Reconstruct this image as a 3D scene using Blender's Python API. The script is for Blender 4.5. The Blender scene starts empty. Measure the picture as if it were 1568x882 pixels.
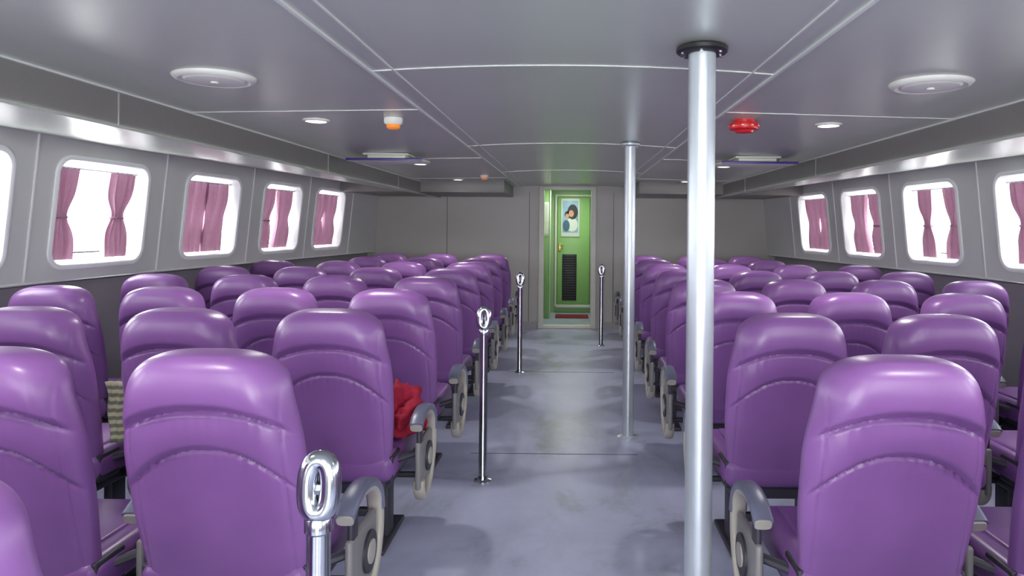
import bpy, bmesh, math, random
from mathutils import Vector, Matrix, noise
random.seed(4)
scene = bpy.context.scene
COL = scene.collection

# ------------------------------------------------------------ materials
def s2l(c):
    return tuple(((v/255)/12.92 if v/255 <= .04045 else ((v/255+.055)/1.055)**2.4) for v in c)

def mat(name, rgb, rough=.5, metal=0.0, var=0.0, vscale=6.0, bump=0.0, bscale=60.0, coat=0.0, spec=.5, emit=None, estr=0.0):
    m = bpy.data.materials.new(name); m.use_nodes = True
    nt = m.node_tree; b = nt.nodes['Principled BSDF']
    c = s2l(rgb)
    b.inputs['Base Color'].default_value = (*c, 1)
    b.inputs['Roughness'].default_value = rough
    b.inputs['Metallic'].default_value = metal
    b.inputs['Specular IOR Level'].default_value = spec
    b.inputs['Coat Weight'].default_value = coat
    b.inputs['Coat Roughness'].default_value = .25
    tc = nt.nodes.new('ShaderNodeTexCoord')
    if var > 0:
        n = nt.nodes.new('ShaderNodeTexNoise'); n.inputs['Scale'].default_value = vscale
        n.inputs['Detail'].default_value = 5
        nt.links.new(tc.outputs['Object'], n.inputs['Vector'])
        r = nt.nodes.new('ShaderNodeValToRGB')
        r.color_ramp.elements[0].position = .3; r.color_ramp.elements[1].position = .7
        r.color_ramp.elements[0].color = (*[v*(1-var) for v in c], 1)
        r.color_ramp.elements[1].color = (*[min(1, v*(1+var)) for v in c], 1)
        nt.links.new(n.outputs['Fac'], r.inputs['Fac'])
        nt.links.new(r.outputs['Color'], b.inputs['Base Color'])
    if bump > 0:
        n = nt.nodes.new('ShaderNodeTexNoise'); n.inputs['Scale'].default_value = bscale
        n.inputs['Detail'].default_value = 4
        nt.links.new(tc.outputs['Object'], n.inputs['Vector'])
        bp = nt.nodes.new('ShaderNodeBump'); bp.inputs['Strength'].default_value = bump
        bp.inputs['Distance'].default_value = .01
        nt.links.new(n.outputs['Fac'], bp.inputs['Height'])
        nt.links.new(bp.outputs['Normal'], b.inputs['Normal'])
    if emit is not None:
        b.inputs['Emission Color'].default_value = (*s2l(emit), 1)
        b.inputs['Emission Strength'].default_value = estr
    return m

M = {}
M['leather'] = mat('purple_leather', (136, 90, 156), .36, 0, .07, 5, .14, 12, coat=.25)
M['leather_cush'] = mat('purple_leather_cushion', (128, 82, 150), .4, 0, .06, 6, .1, 14, coat=.2)
M['ceil'] = mat('ceiling_panel', (187, 192, 185), .3, .15, .03, 2, .02, 5, spec=.9)
M['strip'] = mat('panel_joint', (216, 219, 215), .35, .1)
M['wall'] = mat('wall_panel', (208, 209, 208), .4, 0, .03, 2)
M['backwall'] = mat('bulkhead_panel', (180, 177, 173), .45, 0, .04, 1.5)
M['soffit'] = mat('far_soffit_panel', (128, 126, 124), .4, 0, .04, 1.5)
M['wall_low'] = mat('lower_wall', (160, 157, 162), .5, 0, .04, 3)
M['white'] = mat('white_gelcoat', (244, 245, 247), .35, 0, .02, 3)
M['seal'] = mat('window_seal', (228, 228, 230), .4)
M['chrome'] = mat('chrome', (195, 198, 205), .14, 1.0, .04, 10)
M['steel'] = mat('painted_steel_post', (190, 196, 205), .32, .6, .05, 8, .04, 20)
M['black'] = mat('black_plastic', (28, 26, 30), .4, 0, .1, 10)
M['dark'] = mat('dark_frame', (62, 60, 70), .45, .3, .1, 10)
M['arm'] = mat('armrest_plastic', (180, 174, 166), .38, .1, .05, 8)
M['armside'] = mat('armrest_side_panel', (132, 129, 130), .4, .1, .05, 8)
M['armpad'] = mat('armrest_pad', (108, 110, 134), .35, .1, .05, 8)
M['red'] = mat('alarm_red', (206, 26, 34), .3, 0, .04, 8)
M['orange'] = mat('detector_orange', (240, 140, 50), .35, 0, .04, 8, emit=(240, 140, 50), estr=.2)
M['plastic'] = mat('white_plastic', (218, 218, 212), .4, 0, .02, 8)
M['lamp'] = mat('lamp_diffuser', (255, 250, 240), .4, emit=(255, 248, 235), estr=7)
M['green'] = mat('green_paint', (144, 182, 120), .4, 0, .05, 3)
M['greendoor'] = mat('green_door', (136, 178, 110), .35, 0, .05, 3)
M['cream'] = mat('cream_frame', (214, 213, 205), .4, 0, .04, 6)
M['jacket'] = mat('crimson_cloth', (158, 14, 52), .8, 0, .25, 12, .3, 90)
M['mat_red'] = mat('red_mat', (128, 34, 40), .9, 0, .2, 30, .4, 200)
M['brass'] = mat('brass', (200, 160, 90), .25, 1.0, .05, 10)
M['monitor'] = mat('monitor_purple_edge', (70, 56, 130), .3, 0, .05, 10)
M['skyblue'] = mat('poster_blue', (140, 176, 205), .4, 0, .3, 5)
M['poster_white'] = mat('poster_white', (215, 218, 214), .4, 0, .03, 5)
M['hair'] = mat('poster_dark', (30, 26, 34), .5, 0, .1, 5)
M['skin'] = mat('poster_skin', (205, 150, 125), .5, 0, .05, 5)
M['brown'] = mat('poster_teal', (60, 100, 120), .5, 0, .1, 5)

# perforated duct face
def duct_mat():
    m = mat('duct_grille', (124, 121, 122), .4, .1)
    nt = m.node_tree; b = nt.nodes['Principled BSDF']
    tc = nt.nodes.new('ShaderNodeTexCoord')
    v = nt.nodes.new('ShaderNodeTexVoronoi'); v.inputs['Scale'].default_value = 110
    v.inputs['Randomness'].default_value = 0
    nt.links.new(tc.outputs['Object'], v.inputs['Vector'])
    r = nt.nodes.new('ShaderNodeValToRGB')
    r.color_ramp.elements[0].position = .25; r.color_ramp.elements[1].position = .4
    r.color_ramp.elements[0].color = (*s2l((92, 90, 90)), 1)
    r.color_ramp.elements[1].color = (*s2l((130, 127, 126)), 1)
    nt.links.new(v.outputs['Distance'], r.inputs['Fac'])
    nt.links.new(r.outputs['Color'], b.inputs['Base Color'])
    return m
M['duct'] = duct_mat()

def floor_mat():
    m = mat('vinyl_floor', (126, 128, 152), .36, 0, 0, bump=.05, bscale=25, spec=.6)
    nt = m.node_tree; b = nt.nodes['Principled BSDF']
    tc = nt.nodes.new('ShaderNodeTexCoord')
    n1 = nt.nodes.new('ShaderNodeTexNoise'); n1.inputs['Scale'].default_value = 1.6; n1.inputs['Detail'].default_value = 9
    n1.inputs['Roughness'].default_value = .68; n1.inputs['Distortion'].default_value = .4
    mp = nt.nodes.new('ShaderNodeMapping'); mp.inputs['Scale'].default_value = (1, .7, 1)
    nt.links.new(tc.outputs['Object'], mp.inputs['Vector'])
    nt.links.new(mp.outputs['Vector'], n1.inputs['Vector'])
    r = nt.nodes.new('ShaderNodeValToRGB')
    e = r.color_ramp.elements
    e[0].position = .32; e[0].color = (*s2l((130, 134, 146)), 1)
    e[1].position = .68; e[1].color = (*s2l((180, 184, 214)), 1)
    x = e.new(.46); x.color = (*s2l((164, 168, 194)), 1)
    nt.links.new(n1.outputs['Fac'], r.inputs['Fac'])
    nt.links.new(r.outputs['Color'], b.inputs['Base Color'])
    r2 = nt.nodes.new('ShaderNodeMapRange'); r2.inputs['To Min'].default_value = .22; r2.inputs['To Max'].default_value = .46
    nt.links.new(n1.outputs['Fac'], r2.inputs['Value'])
    nt.links.new(r2.outputs['Result'], b.inputs['Roughness'])
    return m
M['floor'] = floor_mat()

def curtain_mat():
    m = bpy.data.materials.new('pink_curtain'); m.use_nodes = True
    nt = m.node_tree; nt.nodes.clear()
    o = nt.nodes.new('ShaderNodeOutputMaterial')
    d = nt.nodes.new('ShaderNodeBsdfDiffuse'); t = nt.nodes.new('ShaderNodeBsdfTranslucent')
    tc = nt.nodes.new('ShaderNodeTexCoord'); n = nt.nodes.new('ShaderNodeTexNoise'); n.inputs['Scale'].default_value = 30
    nt.links.new(tc.outputs['Object'], n.inputs['Vector'])
    r = nt.nodes.new('ShaderNodeValToRGB')
    r.color_ramp.elements[0].color = (*s2l((166, 128, 148)), 1); r.color_ramp.elements[1].color = (*s2l((184, 144, 164)), 1)
    nt.links.new(n.outputs['Fac'], r.inputs['Fac'])
    nt.links.new(r.outputs['Color'], d.inputs['Color'])
    t.inputs['Color'].default_value = (*s2l((150, 110, 132)), 1)
    mx = nt.nodes.new('ShaderNodeMixShader'); mx.inputs[0].default_value = .10
    nt.links.new(d.outputs[0], mx.inputs[1]); nt.links.new(t.outputs[0], mx.inputs[2])
    nt.links.new(mx.outputs[0], o.inputs['Surface'])
    return m
M['curtain'] = curtain_mat()

def glass_mat():
    m = bpy.data.materials.new('window_glass'); m.use_nodes = True
    nt = m.node_tree; nt.nodes.clear()
    o = nt.nodes.new('ShaderNodeOutputMaterial')
    g = nt.nodes.new('ShaderNodeBsdfGlossy'); g.inputs['Roughness'].default_value = .05
    t = nt.nodes.new('ShaderNodeBsdfTransparent'); t.inputs['Color'].default_value = (.95, .97, .97, 1)
    mx = nt.nodes.new('ShaderNodeMixShader'); mx.inputs[0].default_value = .06
    nt.links.new(t.outputs[0], mx.inputs[1]); nt.links.new(g.outputs[0], mx.inputs[2])
    nt.links.new(mx.outputs[0], o.inputs['Surface'])
    return m
M['glass'] = glass_mat()

def stripe_mat():
    m = mat('striped_towel', (190, 186, 170), .85)
    nt = m.node_tree; b = nt.nodes['Principled BSDF']
    tc = nt.nodes.new('ShaderNodeTexCoord'); w = nt.nodes.new('ShaderNodeTexWave')
    w.inputs['Scale'].default_value = 9; w.bands_direction = 'Z'; w.inputs['Distortion'].default_value = .5
    nt.links.new(tc.outputs['Object'], w.inputs['Vector'])
    r = nt.nodes.new('ShaderNodeValToRGB')
    r.color_ramp.elements[0].position = .3; r.color_ramp.elements[1].position = .7
    r.color_ramp.elements[0].color = (*s2l((130, 132, 112)), 1); r.color_ramp.elements[1].color = (*s2l((205, 200, 170)), 1)
    nt.links.new(w.outputs['Fac'], r.inputs['Fac']); nt.links.new(r.outputs['Color'], b.inputs['Base Color'])
    return m
M['stripe'] = stripe_mat()

# ------------------------------------------------------------ mesh builder
class MB:
    def __init__(s): s.v = []; s.f = []; s.m = []; s.sm = []; s.mats = []
    def mi(s, k):
        if k not in s.mats: s.mats.append(k)
        return s.mats.index(k)
    def add(s, vs, fs, k, smooth=True):
        o = len(s.v); s.v += [tuple(v) for v in vs]; i = s.mi(k)
        for f in fs:
            s.f.append(tuple(a+o for a in f)); s.m.append(i); s.sm.append(smooth)
    def box(s, c, d, k, r=0.0, seg=3, rot=None, smooth=None):
        bm = bmesh.new(); bmesh.ops.create_cube(bm, size=1)
        for v in bm.verts: v.co = Vector((v.co.x*d[0], v.co.y*d[1], v.co.z*d[2]))
        if r > 0:
            bmesh.ops.bevel(bm, geom=bm.edges[:], offset=r, segments=seg, profile=.5, affect='EDGES')
        if rot is not None: bmesh.ops.rotate(bm, verts=bm.verts, cent=(0, 0, 0), matrix=rot)
        bm.verts.ensure_lookup_table(); bm.verts.index_update()
        s.add([v.co+Vector(c) for v in bm.verts], [[v.index for v in f.verts] for f in bm.faces], k, (r > 0) if smooth is None else smooth)
        bm.free()
    def sweep(s, pts, rad, k, n=14, side=None, ry=None, closed=False, power=2.0):
        pts = [Vector(p) for p in pts]; N = len(pts); vs = []; fs = []
        prev = None
        for i, p in enumerate(pts):
            if closed: t = (pts[(i+1) % N]-pts[i-1]).normalized()
            else: t = (pts[min(i+1, N-1)]-pts[max(i-1, 0)]).normalized()
            if side is not None: a = Vector(side)
            else:
                if prev is None:
                    a = Vector((1, 0, 0)) if abs(t.x) < .9 else Vector((0, 1, 0))
                else: a = prev
                a = (a-t*a.dot(t)).normalized(); prev = a
            b = t.cross(a).normalized()
            rr = rad[i] if isinstance(rad, (list, tuple)) else rad
            ra = ry if ry else rr
            for j in range(n):
                th = 2*math.pi*j/n; c = math.cos(th); d = math.sin(th)
                c = math.copysign(abs(c)**(2/power), c); d = math.copysign(abs(d)**(2/power), d)
                vs.append(p+a*c*ra+b*d*rr)
        rng = N if closed else N-1
        for i in range(rng):
            for j in range(n):
                i2 = (i+1) % N
                fs.append((i*n+j, i*n+(j+1) % n, i2*n+(j+1) % n, i2*n+j))
        if not closed:
            fs.append(tuple(range(n))[::-1]); fs.append(tuple((N-1)*n+j for j in range(n)))
        s.add(vs, fs, k)
    def lathe(s, prof, c, k, n=32, smooth=True):
        vs = []; fs = []
        for r, z in prof:
            for j in range(n):
                a = 2*math.pi*j/n; vs.append((c[0]+r*math.cos(a), c[1]+r*math.sin(a), c[2]+z))
        for i in range(len(prof)-1):
            for j in range(n):
                fs.append((i*n+j, i*n+(j+1) % n, (i+1)*n+(j+1) % n, (i+1)*n+j))
        fs.append(tuple(range(n))[::-1]); fs.append(tuple((len(prof)-1)*n+j for j in range(n)))
        s.add(vs, fs, k, smooth)
    def mesh(s, name, fixn=True):
        me = bpy.data.meshes.new(name); me.from_pydata(s.v, [], s.f)
        for k in s.mats: me.materials.append(M[k])
        me.polygons.foreach_set('material_index', s.m)
        me.polygons.foreach_set('use_smooth', s.sm)
        if fixn:
            bm = bmesh.new(); bm.from_mesh(me); bmesh.ops.recalc_face_normals(bm, faces=bm.faces); bm.to_mesh(me); bm.free()
        try: me.set_sharp_from_angle(angle=math.radians(42))
        except Exception: pass
        me.update(); return me
    def obj(s, name, loc=(0, 0, 0), parent=None, fixn=True):
        o = bpy.data.objects.new(name, s.mesh(name, fixn)); o.location = loc; COL.objects.link(o)
        if parent: o.parent = parent
        return o

def rot(ax, deg): return Matrix.Rotation(math.radians(deg), 3, ax)

# ------------------------------------------------------------ room dimensions
YB, YE = -2.6, 10.05
WIN = [4.88-1.24*k for k in range(5, 0, -1)] + [4.88, 6.18, 7.37, 8.49]
ZS, ZT = 1.11, 2.057
def XW(y, z=ZS):
    b = 3.42 if y < 5 else 3.42-.103*(y-5)
    return b-.1*(z-ZS)
def ceilz(x):
    a = abs(x)
    return 2.112-.028*(a/.76)**2 if a < .76 else 2.084-.024*(a-.76)/1.17

# floor
b = MB(); b.box((0, (YB+YE)/2, -.03), (7.6, YE-YB, .06), 'floor'); fl = b.obj('floor')
b = MB()
for y in (4.5, 7.03, 1.9):
    b.box((-.1, y, .001), (1.1, .004, .002), 'dark')
b.obj('trim_1')

# ceiling
b = MB()
xs = [-1.93, -1.3, -.76]+[-.76+.76*2*i/16 for i in range(1, 16)]+[.76, 1.3, 1.93]
ys = [YB, 2.59, 5.0, 7.38, YE]
vs = []; fs = []
for y in ys:
    for x in xs: vs.append((x, y, ceilz(x)))
n = len(xs)
for i in range(len(ys)-1):
    for j in range(n-1): fs.append((i*n+j, i*n+j+1, (i+1)*n+j+1, (i+1)*n+j))
b.add(vs, fs, 'ceil')
vs2 = [(x, y, z+.05) for x, y, z in vs]
b.add(vs2, fs, 'ceil')
b.obj('ceiling', fixn=False)
# ceiling joints
b = MB()
def strip_x(y, x0, x1, w=.012):
    k = 14; v = []; f = []
    for i in range(k+1):
        x = x0+(x1-x0)*i/k; z = ceilz(x)
        v += [(x, y-w/2, z), (x, y-w/2, z-.003), (x, y+w/2, z-.003), (x, y+w/2, z)]
    for i in range(k):
        for j in range(3): f.append((4*i+j, 4*i+j+1, 4*i+j+5, 4*i+j+4))
    b.add(v, f, 'strip', False)
for y in (.1, 2.59, 5.0, 7.38): strip_x(y, -.76, .76, .012)
for y in (1.0, 3.44, 5.85, 8.2):
    strip_x(y, -1.93, -.76, .006); strip_x(y, .76, 1.93, .006)
for sx in (-1, 1):
    b.box((sx*.68, (YB+YE)/2, ceilz(.68)-.001), (.006, YE-YB, .006), 'strip')
    b.box((sx*.765, (YB+YE)/2, ceilz(.76)-.003), (.012, YE-YB, .01), 'strip')
b.obj('trim_2')

# ducts along both sides + dropped soffit at the far end
for sx, nm in ((-1, 'left'), (1, 'right')):
    b = MB()
    yy = [YB+(YE-YB)*i/12 for i in range(13)]
    zl = 1.902; zc = ceilz(1.93)
    v = []; f = []
    for y in yy: v += [(sx*1.93, y, zc+.02), (sx*1.93, y, zl+.012)]
    for i in range(12): f.append((2*i, 2*i+1, 2*i+3, 2*i+2))
    b.add(v, f, 'duct', False)
    v = []; f = []
    yu = sorted(yy+[5.0])
    for y in yu: v += [(sx*1.925, y, zl+.012), (sx*1.925, y, zl), (sx*1.96, y, zl), (sx*(XW(y, ZT)+.02), y, ZT)]
    for i in range(len(yu)-1):
        for j in range(3): f.append((4*i+j, 4*i+j+1, 4*i+j+5, 4*i+j+4))
    b.add(v, f, 'ceil', False)
    b.box((sx*1.925, (YB+YE)/2, zc-.003), (.012, YE-YB, .008), 'strip')
    for y in (.4, 2.9, 5.4, 7.6):
        b.box((sx*1.927, y, (zc+zl)/2), (.005, .006, zc-zl-.02), 'wall_low')
    b.obj('trim_soffit_'+nm, fixn=False)
    b = MB()
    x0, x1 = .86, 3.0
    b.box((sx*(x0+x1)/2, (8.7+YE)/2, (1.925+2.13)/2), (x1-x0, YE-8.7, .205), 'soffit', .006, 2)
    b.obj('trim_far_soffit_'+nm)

# ------------------------------------------------------------ side walls with window holes
def rrect(hw, hh, r, n=10):
    pts = []
    for cx, cy, a0 in ((hw-r, hh-r, 0), (-hw+r, hh-r, 90), (-hw+r, -hh+r, 180), (hw-r, -hh+r, 270)):
        for i in range(n+1):
            a = math.radians(a0+90*i/n); pts.append((cx+r*math.cos(a), cy+r*math.sin(a)))
    return pts
WZ = 1.565; HH = .355
winc = 0
for sx, nm in ((-1, 'left'), (1, 'right')):
    wb = MB()
    P = lambda y, z, off=0: (sx*(XW(y, z)+off), y, z)
    edges = [YB]+[(WIN[i]+WIN[i+1])/2 for i in range(len(WIN)-1)]+[9.12, YE]
    bays = [(edges[i], edges[i+1], WIN[i] if i < len(WIN) else None) for i in range(len(edges)-1)]
    for y0, y1, wc in bays:
        if wc is None:
            wb.add([P(y0, ZS), P(y1, ZS), P(y1, ZT+.02), P(y0, ZT+.02)], [(0, 1, 2, 3)], 'wall', False)
            continue
        HW = .435 if wc < 5.5 else .375
        inner = rrect(HW, HH, .1)
        out = []
        for (a, c) in inner:
            t = min(((y1-wc) if a > 0 else (wc-y0))/max(abs(a), 1e-6), ((ZT+.02-WZ) if c > 0 else (WZ-ZS))/max(abs(c), 1e-6))
            out.append([wc+a*t, WZ+c*t])
        for cy, cz in ((y0, ZS), (y0, ZT+.02), (y1, ZS), (y1, ZT+.02)):
            best = min(range(len(out)), key=lambda i: (out[i][0]-cy)**2+(out[i][1]-cz)**2)
            out[best] = [cy, cz]
        n = len(inner)
        def PB(y, z, off=0, y0=y0, y1=y1):
            xa, xb = XW(y0, z), XW(y1, z); return (sx*(xa+(xb-xa)*(y-y0)/(y1-y0)+off), y, z)
        vs = [PB(wc+a, WZ+c) for a, c in inner]+[PB(y, z) for y, z in out]
        wb.add(vs, [(i, (i+1) % n, n+(i+1) % n, n+i) for i in range(n)], 'wall', False)
        # ---- window object
        winc += 1
        w = MB()
        prof = [(.028, -.0), (.028, -.010), (.010, -.016), (-.004, -.010), (-.010, .03), (-.022, .15), (-.036, .155), (-.036, .18)]
        rings = []
        for g, off in prof:
            rings.append([PB(wc+a, WZ+c, off) for a, c in rrect(HW+g, HH+g, .1+g)])
        vs = [p for r_ in rings for p in r_]
        fs = []
        for k in range(len(rings)-1):
            for i in range(n): fs.append((k*n+i, k*n+(i+1) % n, (k+1)*n+(i+1) % n, (k+1)*n+i))
        w.add(vs, fs, 'white')
        gx = .165
        w.sweep([PB(wc-HW+.035, WZ-HH+.075, gx-.01), PB(wc+HW-.035, WZ-HH+.075, gx-.01)], .007, 'dark', 8)
        w.sweep([PB(wc-HW+.02, WZ+HH-.05, .07), PB(wc+HW-.02, WZ+HH-.05, .07)], .008, 'seal', 10)
        gl = [PB(wc+a, WZ+c, gx) for a, c in rrect(HW-.035, HH-.035, .065)]
        w.add(gl, [tuple(range(len(gl)))], 'glass', False)
        wo = w.obj('window_%d' % winc, fixn=False)
        # ---- curtains   (start, end, pinch)
        idx = WIN.index(wc)
        if idx == 5: spec = [(-.41, -.17, .5), (.12, .38, .5)]
        elif idx == 6: spec = [(-.35, .02, .95), (-.02, .33, .9)] if sx < 0 else [(-.33, -.1, .55), (.05, .29, .5)]
        elif idx == 7: spec = [(-.34, -.04, .7), (.0, .33, .8)]
        elif idx == 8: spec = [(-.34, .0, .85), (-.02, .33, .85)]
        else: spec = [(-.38, -.14, .5), (.14, .38, .5)]
        for (a0, a1, pinch) in spec:
            c = MB(); NU, NV = 60, 30; vs = []; fs = []
            ph = random.random()*6; mid = (a0+a1)/2; hw = (a1-a0)/2
            for j in range(NV+1):
                v = j/NV; z = WZ+HH-.05-(2*HH-.085)*v
                g = math.exp(-((v-.5)/.16)**2)
                ww = hw*(1-(1-pinch)*g-(.08*v))
                for i in range(NU+1):
                    u = -1+2*i/NU
                    amp = .028*(1-.4*g)
                    off = .085+amp*math.sin(u*15+ph+.5*math.sin(v*4))+.006*math.sin(u*37+v*3+ph)
                    vs.append(PB(wc+mid+u*ww+.012*math.sin(v*5+ph)*(1-g), z, off))
            for j in range(NV):
                for i in range(NU):
                    q = j*(NU+1)+i; fs.append((q, q+1, q+NU+2, q+NU+1))
            c.add(vs, fs, 'curtain')
            if pinch < .8:
                tie = []
                ww = hw*pinch
                for i in range(20):
                    a = 2*math.pi*i/20
                    tie.append(PB(wc+mid+math.cos(a)*(ww+.004), WZ-.03, .085+math.sin(a)*.024))
                c.sweep(tie, .008, 'curtain', 8, closed=True)
            c.obj('curtain', fixn=False)
        L = bpy.data.lights.new('window_portal', 'AREA'); L.shape = 'RECTANGLE'; L.size = HW*2-.06; L.size_y = .66
        L.cycles.is_portal = True
        lo = bpy.data.objects.new('window_portal', L); lo.location = PB(wc, WZ, .2)
        lo.rotation_euler = (math.radians(90), 0, math.radians(90 if sx > 0 else -90)); COL.objects.link(lo)
    # lower wall and sill ledge
    yb = [YB, 5.0, YE]
    for i in range(2):
        y0, y1 = yb[i], yb[i+1]
        wb.add([(sx*(XW(y0)+.0), y0, ZS), (sx*(XW(y1)+.0), y1, ZS), (sx*(XW(y1)+.1), y1, ZS-.03), (sx*(XW(y0)+.1), y0, ZS-.03),
                (sx*(XW(y0)+.13), y0, 0), (sx*(XW(y1)+.13), y1, 0)], [(0, 1, 2, 3), (3, 2, 5, 4)], 'wall_low', False)
    wo = wb.obj('wall_'+nm, fixn=False)
    t = MB()
    for y in edges[1:-1]:
        pa, pb = P(y, ZS+.01, -.003), P(y, ZT-.005, -.003)
        t.sweep([pa, pb], .007, 'seal', 6, power=4)
    for i in range(2):
        y0, y1 = yb[i], yb[i+1]
        t.sweep([P(y0, ZS, -.004), P(y1, ZS, -.004)], .009, 'seal', 8)
    t.obj('trim_window_wall_'+nm)

# rear bulkhead behind the camera: three wide unseen openings, added to let in fill daylight
b = MB()
ops = [(-2.7, -1.3), (-.6, .6), (1.3, 2.7)]
xe = [-3.56]+[v for o_ in ops for v in o_]+[3.56]
for i in range(0, len(xe), 2):
    b.box(((xe[i]+xe[i+1])/2, YB-.03, 1.05), (xe[i+1]-xe[i], .06, 2.2), 'backwall')
for x0, x1 in ops:
    zb = .02 if x0 == -.6 else .85
    b.box(((x0+x1)/2, YB-.03, zb/2), (x1-x0, .06, zb), 'backwall')
    b.box(((x0+x1)/2, YB-.03, 2.08), (x1-x0, .06, .16), 'backwall')
    b.box(((x0+x1)/2, YB-.03, (zb+2.0)/2), (.05, .05, 2.0-zb), 'cream', .008)
b.obj('wall_back')
for x0, x1 in ops:  # portals for the added fill-light openings
    zb = .02 if x0 == -.6 else .85
    L = bpy.data.lights.new('fill_opening_portal', 'AREA'); L.shape = 'RECTANGLE'; L.size = x1-x0; L.size_y = 2.0-zb
    L.cycles.is_portal = True
    lo = bpy.data.objects.new('fill_opening_portal', L); lo.location = ((x0+x1)/2, YB-.07, (zb+2.0)/2)
    lo.rotation_euler = (math.radians(90), 0, 0); COL.objects.link(lo)

# front bulkhead with door opening
DX0, DX1, DZ0, DZ1 = -.41, .295, .05, 2.045
b = MB()
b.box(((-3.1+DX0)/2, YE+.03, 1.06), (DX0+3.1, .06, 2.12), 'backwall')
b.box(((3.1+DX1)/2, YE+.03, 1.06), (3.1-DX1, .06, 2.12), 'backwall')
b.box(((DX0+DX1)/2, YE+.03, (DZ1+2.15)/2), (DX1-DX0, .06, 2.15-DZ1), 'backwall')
b.obj('wall_front')
b = MB()
for x in (-1.83, -.62, .62, 1.85): b.box((x, YE-.002, 1.0), (.006, .006, 2.0), 'dark')
b.box((-1.75, YE-.01, .05), (2.5, .015, .1), 'wall_low'); b.box((1.75, YE-.01, .05), (2.5, .015, .1), 'wall_low')
b.obj('baseboard_front')
b = MB()
b.box((DX0-.03, YE+.02, 1.045), (.075, .12, 2.09), 'cream', .008)
b.box((DX1+.03, YE+.02, 1.045), (.075, .12, 2.09), 'cream', .008)
b.box(((DX0+DX1)/2, YE+.02, DZ1+.02), (DX1-DX0, .12, .055), 'cream', .008)
b.box(((DX0+DX1)/2, YE+.02, .025), (DX1-DX0+.02, .12, .05), 'cream', .008)
b.obj('door_1')

# green vestibule
VY = 11.9
b = MB()
b.box((-.02, (YE+.06+VY)/2, -.03), (1.5, VY-YE-.06, .06), 'floor')
b.obj('floor_vestibule')
b = MB()
b.box((-.02, VY+.03, 1.05), (1.56, .06, 2.2), 'green'); b.obj('wall_vestibule_far')
b = MB(); b.box((-.56, (YE+.06+VY)/2, 1.05), (.05, VY-YE-.06, 2.2), 'green'); b.obj('wall_vestibule_left')
b = MB(); b.box((.5, (YE+.06+VY)/2, 1.05), (.05, VY-YE-.06, 2.2), 'green'); b.obj('wall_vestibule_right')
b = MB(); b.box((-.02, (YE+.06+VY)/2, 2.17), (1.5, VY-YE-.06, .05), 'white'); b.obj('ceiling_vestibule')
b = MB()
b.box((-.44, 11.35, 1.05), (.19, .5, 2.1), 'green', .006)
b.box((-.345, 11.10, 1.05), (.02, .02, 2.1), 'cream', .004)
b.box((-.43, 11.095, 1.62), (.12, .012, .55), 'poster_white', .003)
b.box((-.43, 11.087, 1.62), (.095, .006, .48), 'cream')
b.obj('vestibule_locker')
b = MB()
b.box((.04, VY-.025, 1.08), (.56, .04, 1.86), 'greendoor', .01)
for x in (-.27, .35): b.box((x, VY-.025, 1.08), (.035, .05, 1.95), 'cream', .006)
b.box((.04, VY-.025, 2.04), (.6, .05, .035), 'cream', .006)
b.box((.04, VY-.03, .12), (.6, .06, .05), 'cream', .006)
b.box((-.03, VY-.05, .62), (.25, .02, .80), 'black', .005)
for i in range(18): b.box((-.03, VY-.062, .26+i*.042), (.23, .014, .018), 'dark', rot=rot('X', 30))
b.box((-.2, VY-.05, 1.14), (.04, .012, .15), 'brass', .004)
b.sweep([(-.2, VY-.055, 1.17), (-.2, VY-.085, 1.17), (-.13, VY-.09, 1.165)], .008, 'brass', 8)
b.obj('door_2')
b = MB(); px, pz = -.02, 1.655
b.box((px, VY-.055, pz), (.32, .02, .66), 'poster_white', .003)
b.box((px, VY-.067, pz+.02), (.27, .004, .55), 'skyblue')
def blob(cx, cz, rx, rz, k, d):
    n = 20; vs = [(cx+rx*math.cos(2*math.pi*i/n), VY-.067-d, cz+rz*math.sin(2*math.pi*i/n)) for i in range(n)]
    b.add(vs, [tuple(range(n))], k, False)
blob(px+.03, pz-.12, .1, .12, 'poster_white', .004); blob(px-.07, pz-.14, .06, .1, 'brown', .005)
blob(px+.04, pz+.10, .09, .13, 'hair', .006); blob(px-.05, pz+.05, .05, .065, 'hair', .006)
blob(px+.015, pz+.07, .045, .06, 'skin', .007); blob(px-.055, pz+.025, .034, .042, 'skin', .007)
b.obj('poster')
b = MB(); b.box((.02, 11.35, .008), (.55, .4, .016), 'mat_red', .005); b.obj('door_mat')

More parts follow.
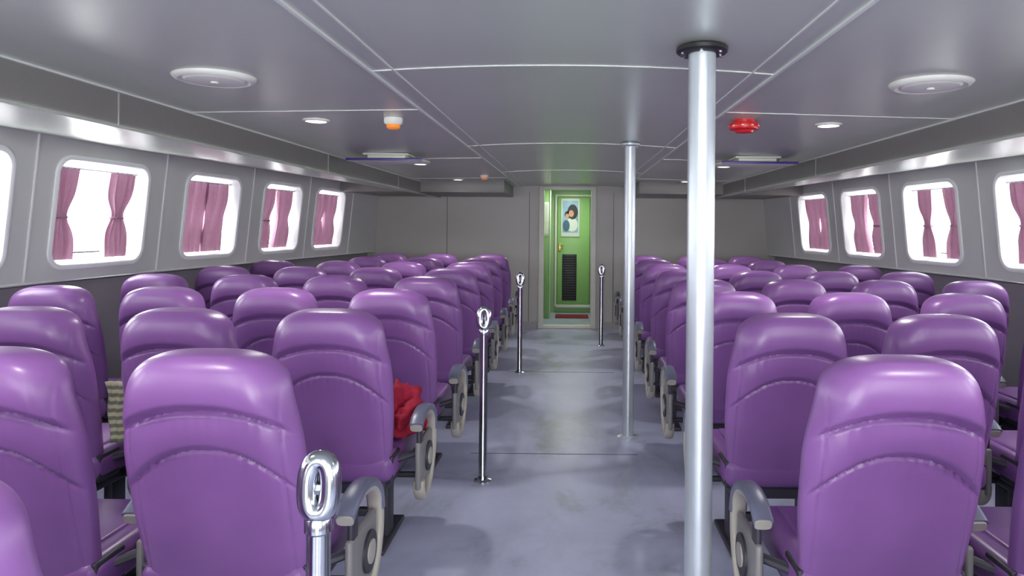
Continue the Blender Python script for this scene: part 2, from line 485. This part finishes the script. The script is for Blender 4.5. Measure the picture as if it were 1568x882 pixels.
# ------------------------------------------------------------ seats
def ss(x): x = max(0, min(1, x)); return x*x*(3-2*x)
def seat_back(b):
    zb, zt, rc = .37, 1.135, .12
    zs = zt-rc; ne = 2.8
    rows = []
    for i in range(130): rows.append((zb+(zs-zb)*i/130, 1.0))
    for i in range(41):
        ph = math.pi/2*i/40
        rows.append((zs+rc*math.sin(ph)**(2/ne), max(1e-4, math.cos(ph))**(2/ne)))
    NR, NF = 96, 34
    vs = []; W0 = .262
    for Z, wf in rows:
        h = min(1.0, (Z-zb)/(zt-zb))
        w = .242+.022*ss(h/.45)-.040*ss((h-.58)/.42)
        w *= wf
        t = .062-.008*ss((h-.5)/.5)
        if Z < zb+.04: t *= .6+.4*math.sqrt(max(0, 1-((zb+.04-Z)/.04)**2))
        if Z > zt-.055: t *= math.sqrt(max(0.0, 1-((Z-(zt-.055))/.055)**2))
        yc = .15*(1-h)**1.25+.0
        yc += .022*ss((h-.8)/.2)
        for k in range(NR+1):
            u = -1+2*k/NR; xr = math.sin(u*math.pi/2); x = w*xr
            f = (max(0, 1-abs(xr)**3.6))**(1/2.4)
            q = x/W0
            A1 = zt-.165-.085*abs(q)**2.4
            A2 = zt-.285-.15*abs(q)**2.2
            d = .028*ss((Z-A1)/.03)+.015*ss((Z-A2)/.022)
            d -= .008*math.exp(-((Z-A1+.003)/.0065)**2)+.0065*math.exp(-((Z-A2+.002)/.006)**2)
            d += .012*math.sin(math.pi*max(0, min(1, (Z-A1)/(.17))))
            d += .007*math.sin(math.pi*max(0, min(1, (Z-A2)/(max(.02, A1-A2)))))
            if abs(q) < .8:
                d += .0022*math.sin(q*58)*math.exp(-max(0, A2-Z)/.03)*(1 if Z < A2 else 0)
                d += .0015*math.sin(q*50+1)*math.exp(-max(0, A1-Z)/.03)*(1 if Z < A1 else 0)
            d -= .0055*math.exp(-((abs(q)-.84)/.016)**2)*ss((zt-.04-Z)/.05)
            d -= .008*ss(1-(abs(q)/.8)**2)*(1 if Z < A2 else 0)*ss((A2-Z)/.15)
            edge = max(0, 1-abs(xr)**7)
            tf = min(1, t/.03)
            vs.append((x, yc-t*f-d*edge*tf, Z))
        for k in range(1, NF):
            u = 1-2*k/NF; xr = math.sin(u*math.pi/2); x = w*xr
            f = (max(0, 1-abs(xr)**3.6))**(1/2.4)
            vs.append((x, yc+t*f*(1.0-.25*(1-abs(xr)**2)), Z))
    n = NR+NF; fs = []
    for i in range(len(rows)-1):
        for j in range(n): fs.append((i*n+j, i*n+(j+1) % n, (i+1)*n+(j+1) % n, (i+1)*n+j))
    fs.append(tuple(range(n))); fs.append(tuple((len(rows)-1)*n+j for j in range(n)))
    b.add(vs, fs, 'leather')

def cr(P, m=5):
    o = []
    for i in range(len(P)-1):
        p0 = P[max(i-1, 0)]; p1 = P[i]; p2 = P[i+1]; p3 = P[min(i+2, len(P)-1)]
        for k in range(m):
            t = k/m
            o.append(tuple(.5*((2*p1[a])+(-p0[a]+p2[a])*t+(2*p0[a]-5*p1[a]+4*p2[a]-p3[a])*t*t+(-p0[a]+3*p1[a]-3*p2[a]+p3[a])*t**3) for a in (0, 1)))
    o.append(P[-1]); return o
def make_seat(side, axo):
    b = MB(); seat_back(b)
    b.box((0, .34, .405), (.52, .52, .13), 'leather_cush', .045, 5)
    b.box((0, .34, .465), (.38, .42, .03), 'leather_cush', .012, 3)
    b.box((0, .33, .315), (.44, .42, .06), 'dark', .012)
    for x in (-.17, .17):
        b.box((x, .33, .16), (.045, .10, .28), 'dark', .01)
        b.box((x, .33, .012), (.08, .40, .024), 'dark', .008)
    b.box((0, .33, .12), (.34, .03, .04), 'dark', .006)
    for x in (-.245, .245): b.box((x, .17, .40), (.02, .14, .12), 'dark', .008)
    ax = side*axo
    path = [(.16, .57), (.21, .598), (.28, .612), (.35, .608), (.42, .585), (.48, .535), (.505, .465), (.50, .385), (.465, .31), (.41, .25), (.34, .215), (.28, .22), (.24, .26), (.23, .31)]
    pp = cr(path)
    b.sweep([(ax, y, z) for y, z in pp], .02, 'arm', 16, side=(1, 0, 0), ry=.027, power=3.2)
    pad = cr(path[:7])
    b.sweep([(ax, y, z+.012) for y, z in pad], .018, 'armpad', 16, side=(1, 0, 0), ry=.032, power=3)
    b.box((ax, .33, .38), (.026, .27, .22), 'armside', .012)
    b.box((ax, .24, .50), (.022, .06, .16), 'dark', .01)
    n = 28
    for rr, xo_, kk in ((.07, .022, 'dark'), (.04, .027, 'arm')):
        vs = []; fs = []
        for xo in (-xo_, xo_):
            for j in range(n):
                a = 2*math.pi*j/n; vs.append((ax+xo, .37+rr*math.cos(a), .38+rr*math.sin(a)))
        for j in range(n): fs.append((j, (j+1) % n, n+(j+1) % n, n+j))
        fs += [tuple(range(n)), tuple(range(n, 2*n))]
        b.add(vs, fs, kk)
    b.sweep([(side*.15, .33, .3), (ax, .33, .3)], .015, 'dark', 8)
    b.sweep([(side*.24, .18, .42), (ax, .24, .44)], .016, 'dark', 8)
    return b.mesh('passenger_seat')
meL = make_seat(1, .325); meR = make_seat(-1, .325)
meLa = make_seat(1, .345); meRa = make_seat(-1, .345)
rowsY = [1.97+.977*i for i in range(-1, 8)]
for ri, y in enumerate(rowsY):
    for me, mea, xs_ in ((meL, meLa, [-1.045, -1.695, -2.345, -2.995]), (meR, meRa, [.955, 1.605, 2.255, 2.905])):
        for ci, x in enumerate(xs_):
            if ci == 3 and y > 7.5: continue
            o = bpy.data.objects.new('passenger_seat', mea if ci == 0 else me)
            o.location = (x+random.uniform(-.006, .006), y+random.uniform(-.012, .012), 0)
            o.rotation_euler = (0, 0, math.radians(random.uniform(-.8, .8)))
            COL.objects.link(o)

# ------------------------------------------------------------ posts
def post(x, y, r, kf, rf):
    b = MB(); h = ceilz(x)
    b.lathe([(r, .0), (r, h)], (0, 0, 0), 'steel', 40)
    b.lathe([(rf*.9, h-.004), (rf, h-.01), (rf, h-.022), (rf*.92, h-.028), (r+.004, h-.03)][::-1], (0, 0, 0), kf, 40)
    b.lathe([(r+.035, 0), (r+.035, .008), (r+.004, .014), (r, .016)], (0, 0, 0), 'steel', 40)
    for j in range(6):
        a = j*math.pi/3+.3
        b.lathe([(.006, h-.034), (.006, h-.026)], ((rf-.016)*math.cos(a), (rf-.016)*math.sin(a), 0), 'chrome', 8)
    b.obj('support_post', (x, y, 0))
post(.428, 2.26, .045, 'black', .085)
post(.415, 4.87, .040, 'steel', .07)

def stanchion(x, y):
    b = MB()
    b.lathe([(.05, 0), (.05, .006), (.03, .012), (.026, .03), (.024, .035), (.024, .86), (.029, .865), (.029, .89), (.022, .90)], (0, 0, 0), 'chrome', 28)
    pts = []
    for i in range(40):
        a = 2*math.pi*i/40
        c, s_ = math.cos(a), math.sin(a)
        pts.append((.024*math.copysign(abs(c)**.8, c), .006*s_, .955+.052*math.copysign(abs(s_)**.8, s_)))
    b.sweep(pts, .022, 'chrome', 16, side=(0, 1, 0), closed=True)
    b.lathe([(.0, 0), (.012, .002), (.016, .012), (.012, .022), (0, .026)], (0, 0, .94), 'chrome', 16)
    b.obj('stanchion', (x, y, 0))
for x, y in ((-.52, 1.42), (-.51, 4.02), (-.52, 7.0), (.385, 8.62)): stanchion(x, y)

# ------------------------------------------------------------ ceiling fixtures
for sx in (-1, 1):
    b = MB()
    b.lathe([(.0, -.02), (.10, -.02), (.108, -.017), (.112, -.012), (.118, -.013), (.128, -.018), (.142, -.014), (.15, -.004), (.15, .004)], (0, 0, 0), 'plastic', 48)
    b.lathe([(.0, -.027), (.014, -.026), (.016, -.018)], (0, 0, 0), 'cream', 16)
    b.obj('ceiling_speaker', (sx*1.395, 2.66, ceilz(1.395)))
    for y in (-1.4, 1.15, 3.73, 6.3, 8.4):
        r = .072
        b = MB()
        b.lathe([(r*.72, -.004), (r*.78, -.011), (r*.95, -.008), (r, 0), (r, .003)], (0, 0, 0), 'plastic', 36)
        b.lathe([(.0, -.0075), (r*.75, -.0065), (r*.75, -.003)], (0, 0, 0), 'lamp', 36)
        b.obj('ceiling_downlight', (sx*1.40, y, ceilz(1.4)))
        L = bpy.data.lights.new('downlight_lamp', 'SPOT'); L.energy = 38; L.spot_size = math.radians(150); L.spot_blend = .8; L.shadow_soft_size = .06
        L.color = (1, .98, .93)
        lo = bpy.data.objects.new('downlight_lamp', L); lo.location = (sx*1.40, y, ceilz(1.4)-.03); COL.objects.link(lo)
    b = MB(); X = sx*1.47
    b.box((0, 0, -.008), (.36, .24, .016), 'plastic', .005)
    b.box((0, 0, -.028), (.30, .20, .026), 'plastic', .006)
    b.box((0, -.01, -.052), (.60, .30, .022), 'plastic', .006, rot=rot('X', 2))
    b.box((0, -.165, -.056), (.60, .012, .02), 'monitor', .004)
    b.box((0, -.01, -.064), (.56, .27, .004), 'plastic')
    b.obj('ceiling_monitor', (X, 5.5, ceilz(1.45)-.001))
b = MB()
b.lathe([(.05, 0), (.05, -.024), (.040, -.036)], (0, 0, 0), 'plastic', 32)
b.lathe([(.036, -.035), (.036, -.052), (.026, -.06), (.0, -.062)], (0, 0, 0), 'orange', 32)
b.obj('smoke_detector', (-.97, 3.70, ceilz(.97)))
b = MB()
b.lathe([(.055, 0), (.055, -.015), (.078, -.018), (.082, -.035), (.076, -.05), (.05, -.056), (.045, -.066), (.0, -.07)], (0, 0, 0), 'red', 36)
for j in range(10):
    a = j*math.pi/5
    b.box((.081*math.cos(a), .081*math.sin(a), -.034), (.004, .012, .006), 'poster_white', rot=rot('Z', math.degrees(a)))
b.obj('fire_alarm', (.925, 3.68, ceilz(.92)))
b = MB()
b.lathe([(.05, 0), (.05, -.02), (.042, -.03)], (0, 0, 0), 'plastic', 28)
b.lathe([(.035, -.028), (.03, -.05), (.0, -.055)], (0, 0, 0), 'orange', 28)
b.obj('smoke_detector', (-1.0, 7.8, ceilz(1.0)))

# ------------------------------------------------------------ loose items
def cloth(name, k, loc, size, seed, amp=.35, fr=1.0):
    bm = bmesh.new(); bmesh.ops.create_icosphere(bm, subdivisions=5, radius=1)
    for v in bm.verts:
        p = v.co.copy()
        r = 1-abs(noise.noise(p*1.3*fr+Vector((seed, 0, 0))))*2
        r2 = 1-abs(noise.noise(p*2.6*fr+Vector((0, seed, 2))))*2
        s = 1+amp*(r-.5)*.8+amp*.35*(r2-.5)
        q = p*s
        v.co = Vector((q.x*size[0], q.y*size[1], q.z*size[2]))
        v.co.z = max(v.co.z, -size[2]*.75)
    me = bpy.data.meshes.new(name); bm.to_mesh(me); bm.free()
    for p in me.polygons: p.use_smooth = True
    me.materials.append(M[k]); o = bpy.data.objects.new(name, me); o.location = loc; COL.objects.link(o); return o
cloth('red_jacket', 'jacket', (-.84, 3.36, .575), (.11, .12, .125), 3.1, .7)
b = MB(); vs = []; fs = []
NU, NV = 12, 30
for j in range(NV+1):
    v = j/NV
    for i in range(NU+1):
        u = i/NU-.5
        vs.append((u*.075+.006*math.sin(v*9), .006*math.sin(u*14+v*5)-.02+.1*v*.3, .13-.28*v))
for j in range(NV):
    for i in range(NU):
        q = j*(NU+1)+i; fs.append((q, q+1, q+NU+2, q+NU+1))
b.add(vs, fs, 'stripe')
o = b.obj('striped_towel', (-2.03, 3.06, .66)); sm = o.modifiers.new('s', 'SOLIDIFY'); sm.thickness = .012

# ------------------------------------------------------------ world / lights
w = bpy.data.worlds.new('World'); scene.world = w; w.use_nodes = True
bg = w.node_tree.nodes['Background']; bg.inputs['Color'].default_value = (.96, 1, .985, 1); bg.inputs['Strength'].default_value = 12.5
L = bpy.data.lights.new('vestibule_lamp', 'AREA'); L.energy = 12; L.size = .4; L.color = (1, 1, .95)
lo = bpy.data.objects.new('vestibule_lamp', L); lo.location = (0, 11.0, 2.12); COL.objects.link(lo)

cam = bpy.data.cameras.new('Camera'); cam.lens = 24.0; cam.sensor_width = 36; cam.sensor_fit = 'HORIZONTAL'
cam.shift_x = -91/1568; cam.shift_y = -94/1568; cam.clip_start = .05
co = bpy.data.objects.new('Camera', cam); co.location = (0, 0, 1.5)
co.rotation_euler = (math.radians(90), math.radians(-.5), 0); COL.objects.link(co); scene.camera = co
scene.view_settings.view_transform = 'Standard'
scene.view_settings.look = 'None'
scene.view_settings.exposure = 0.3
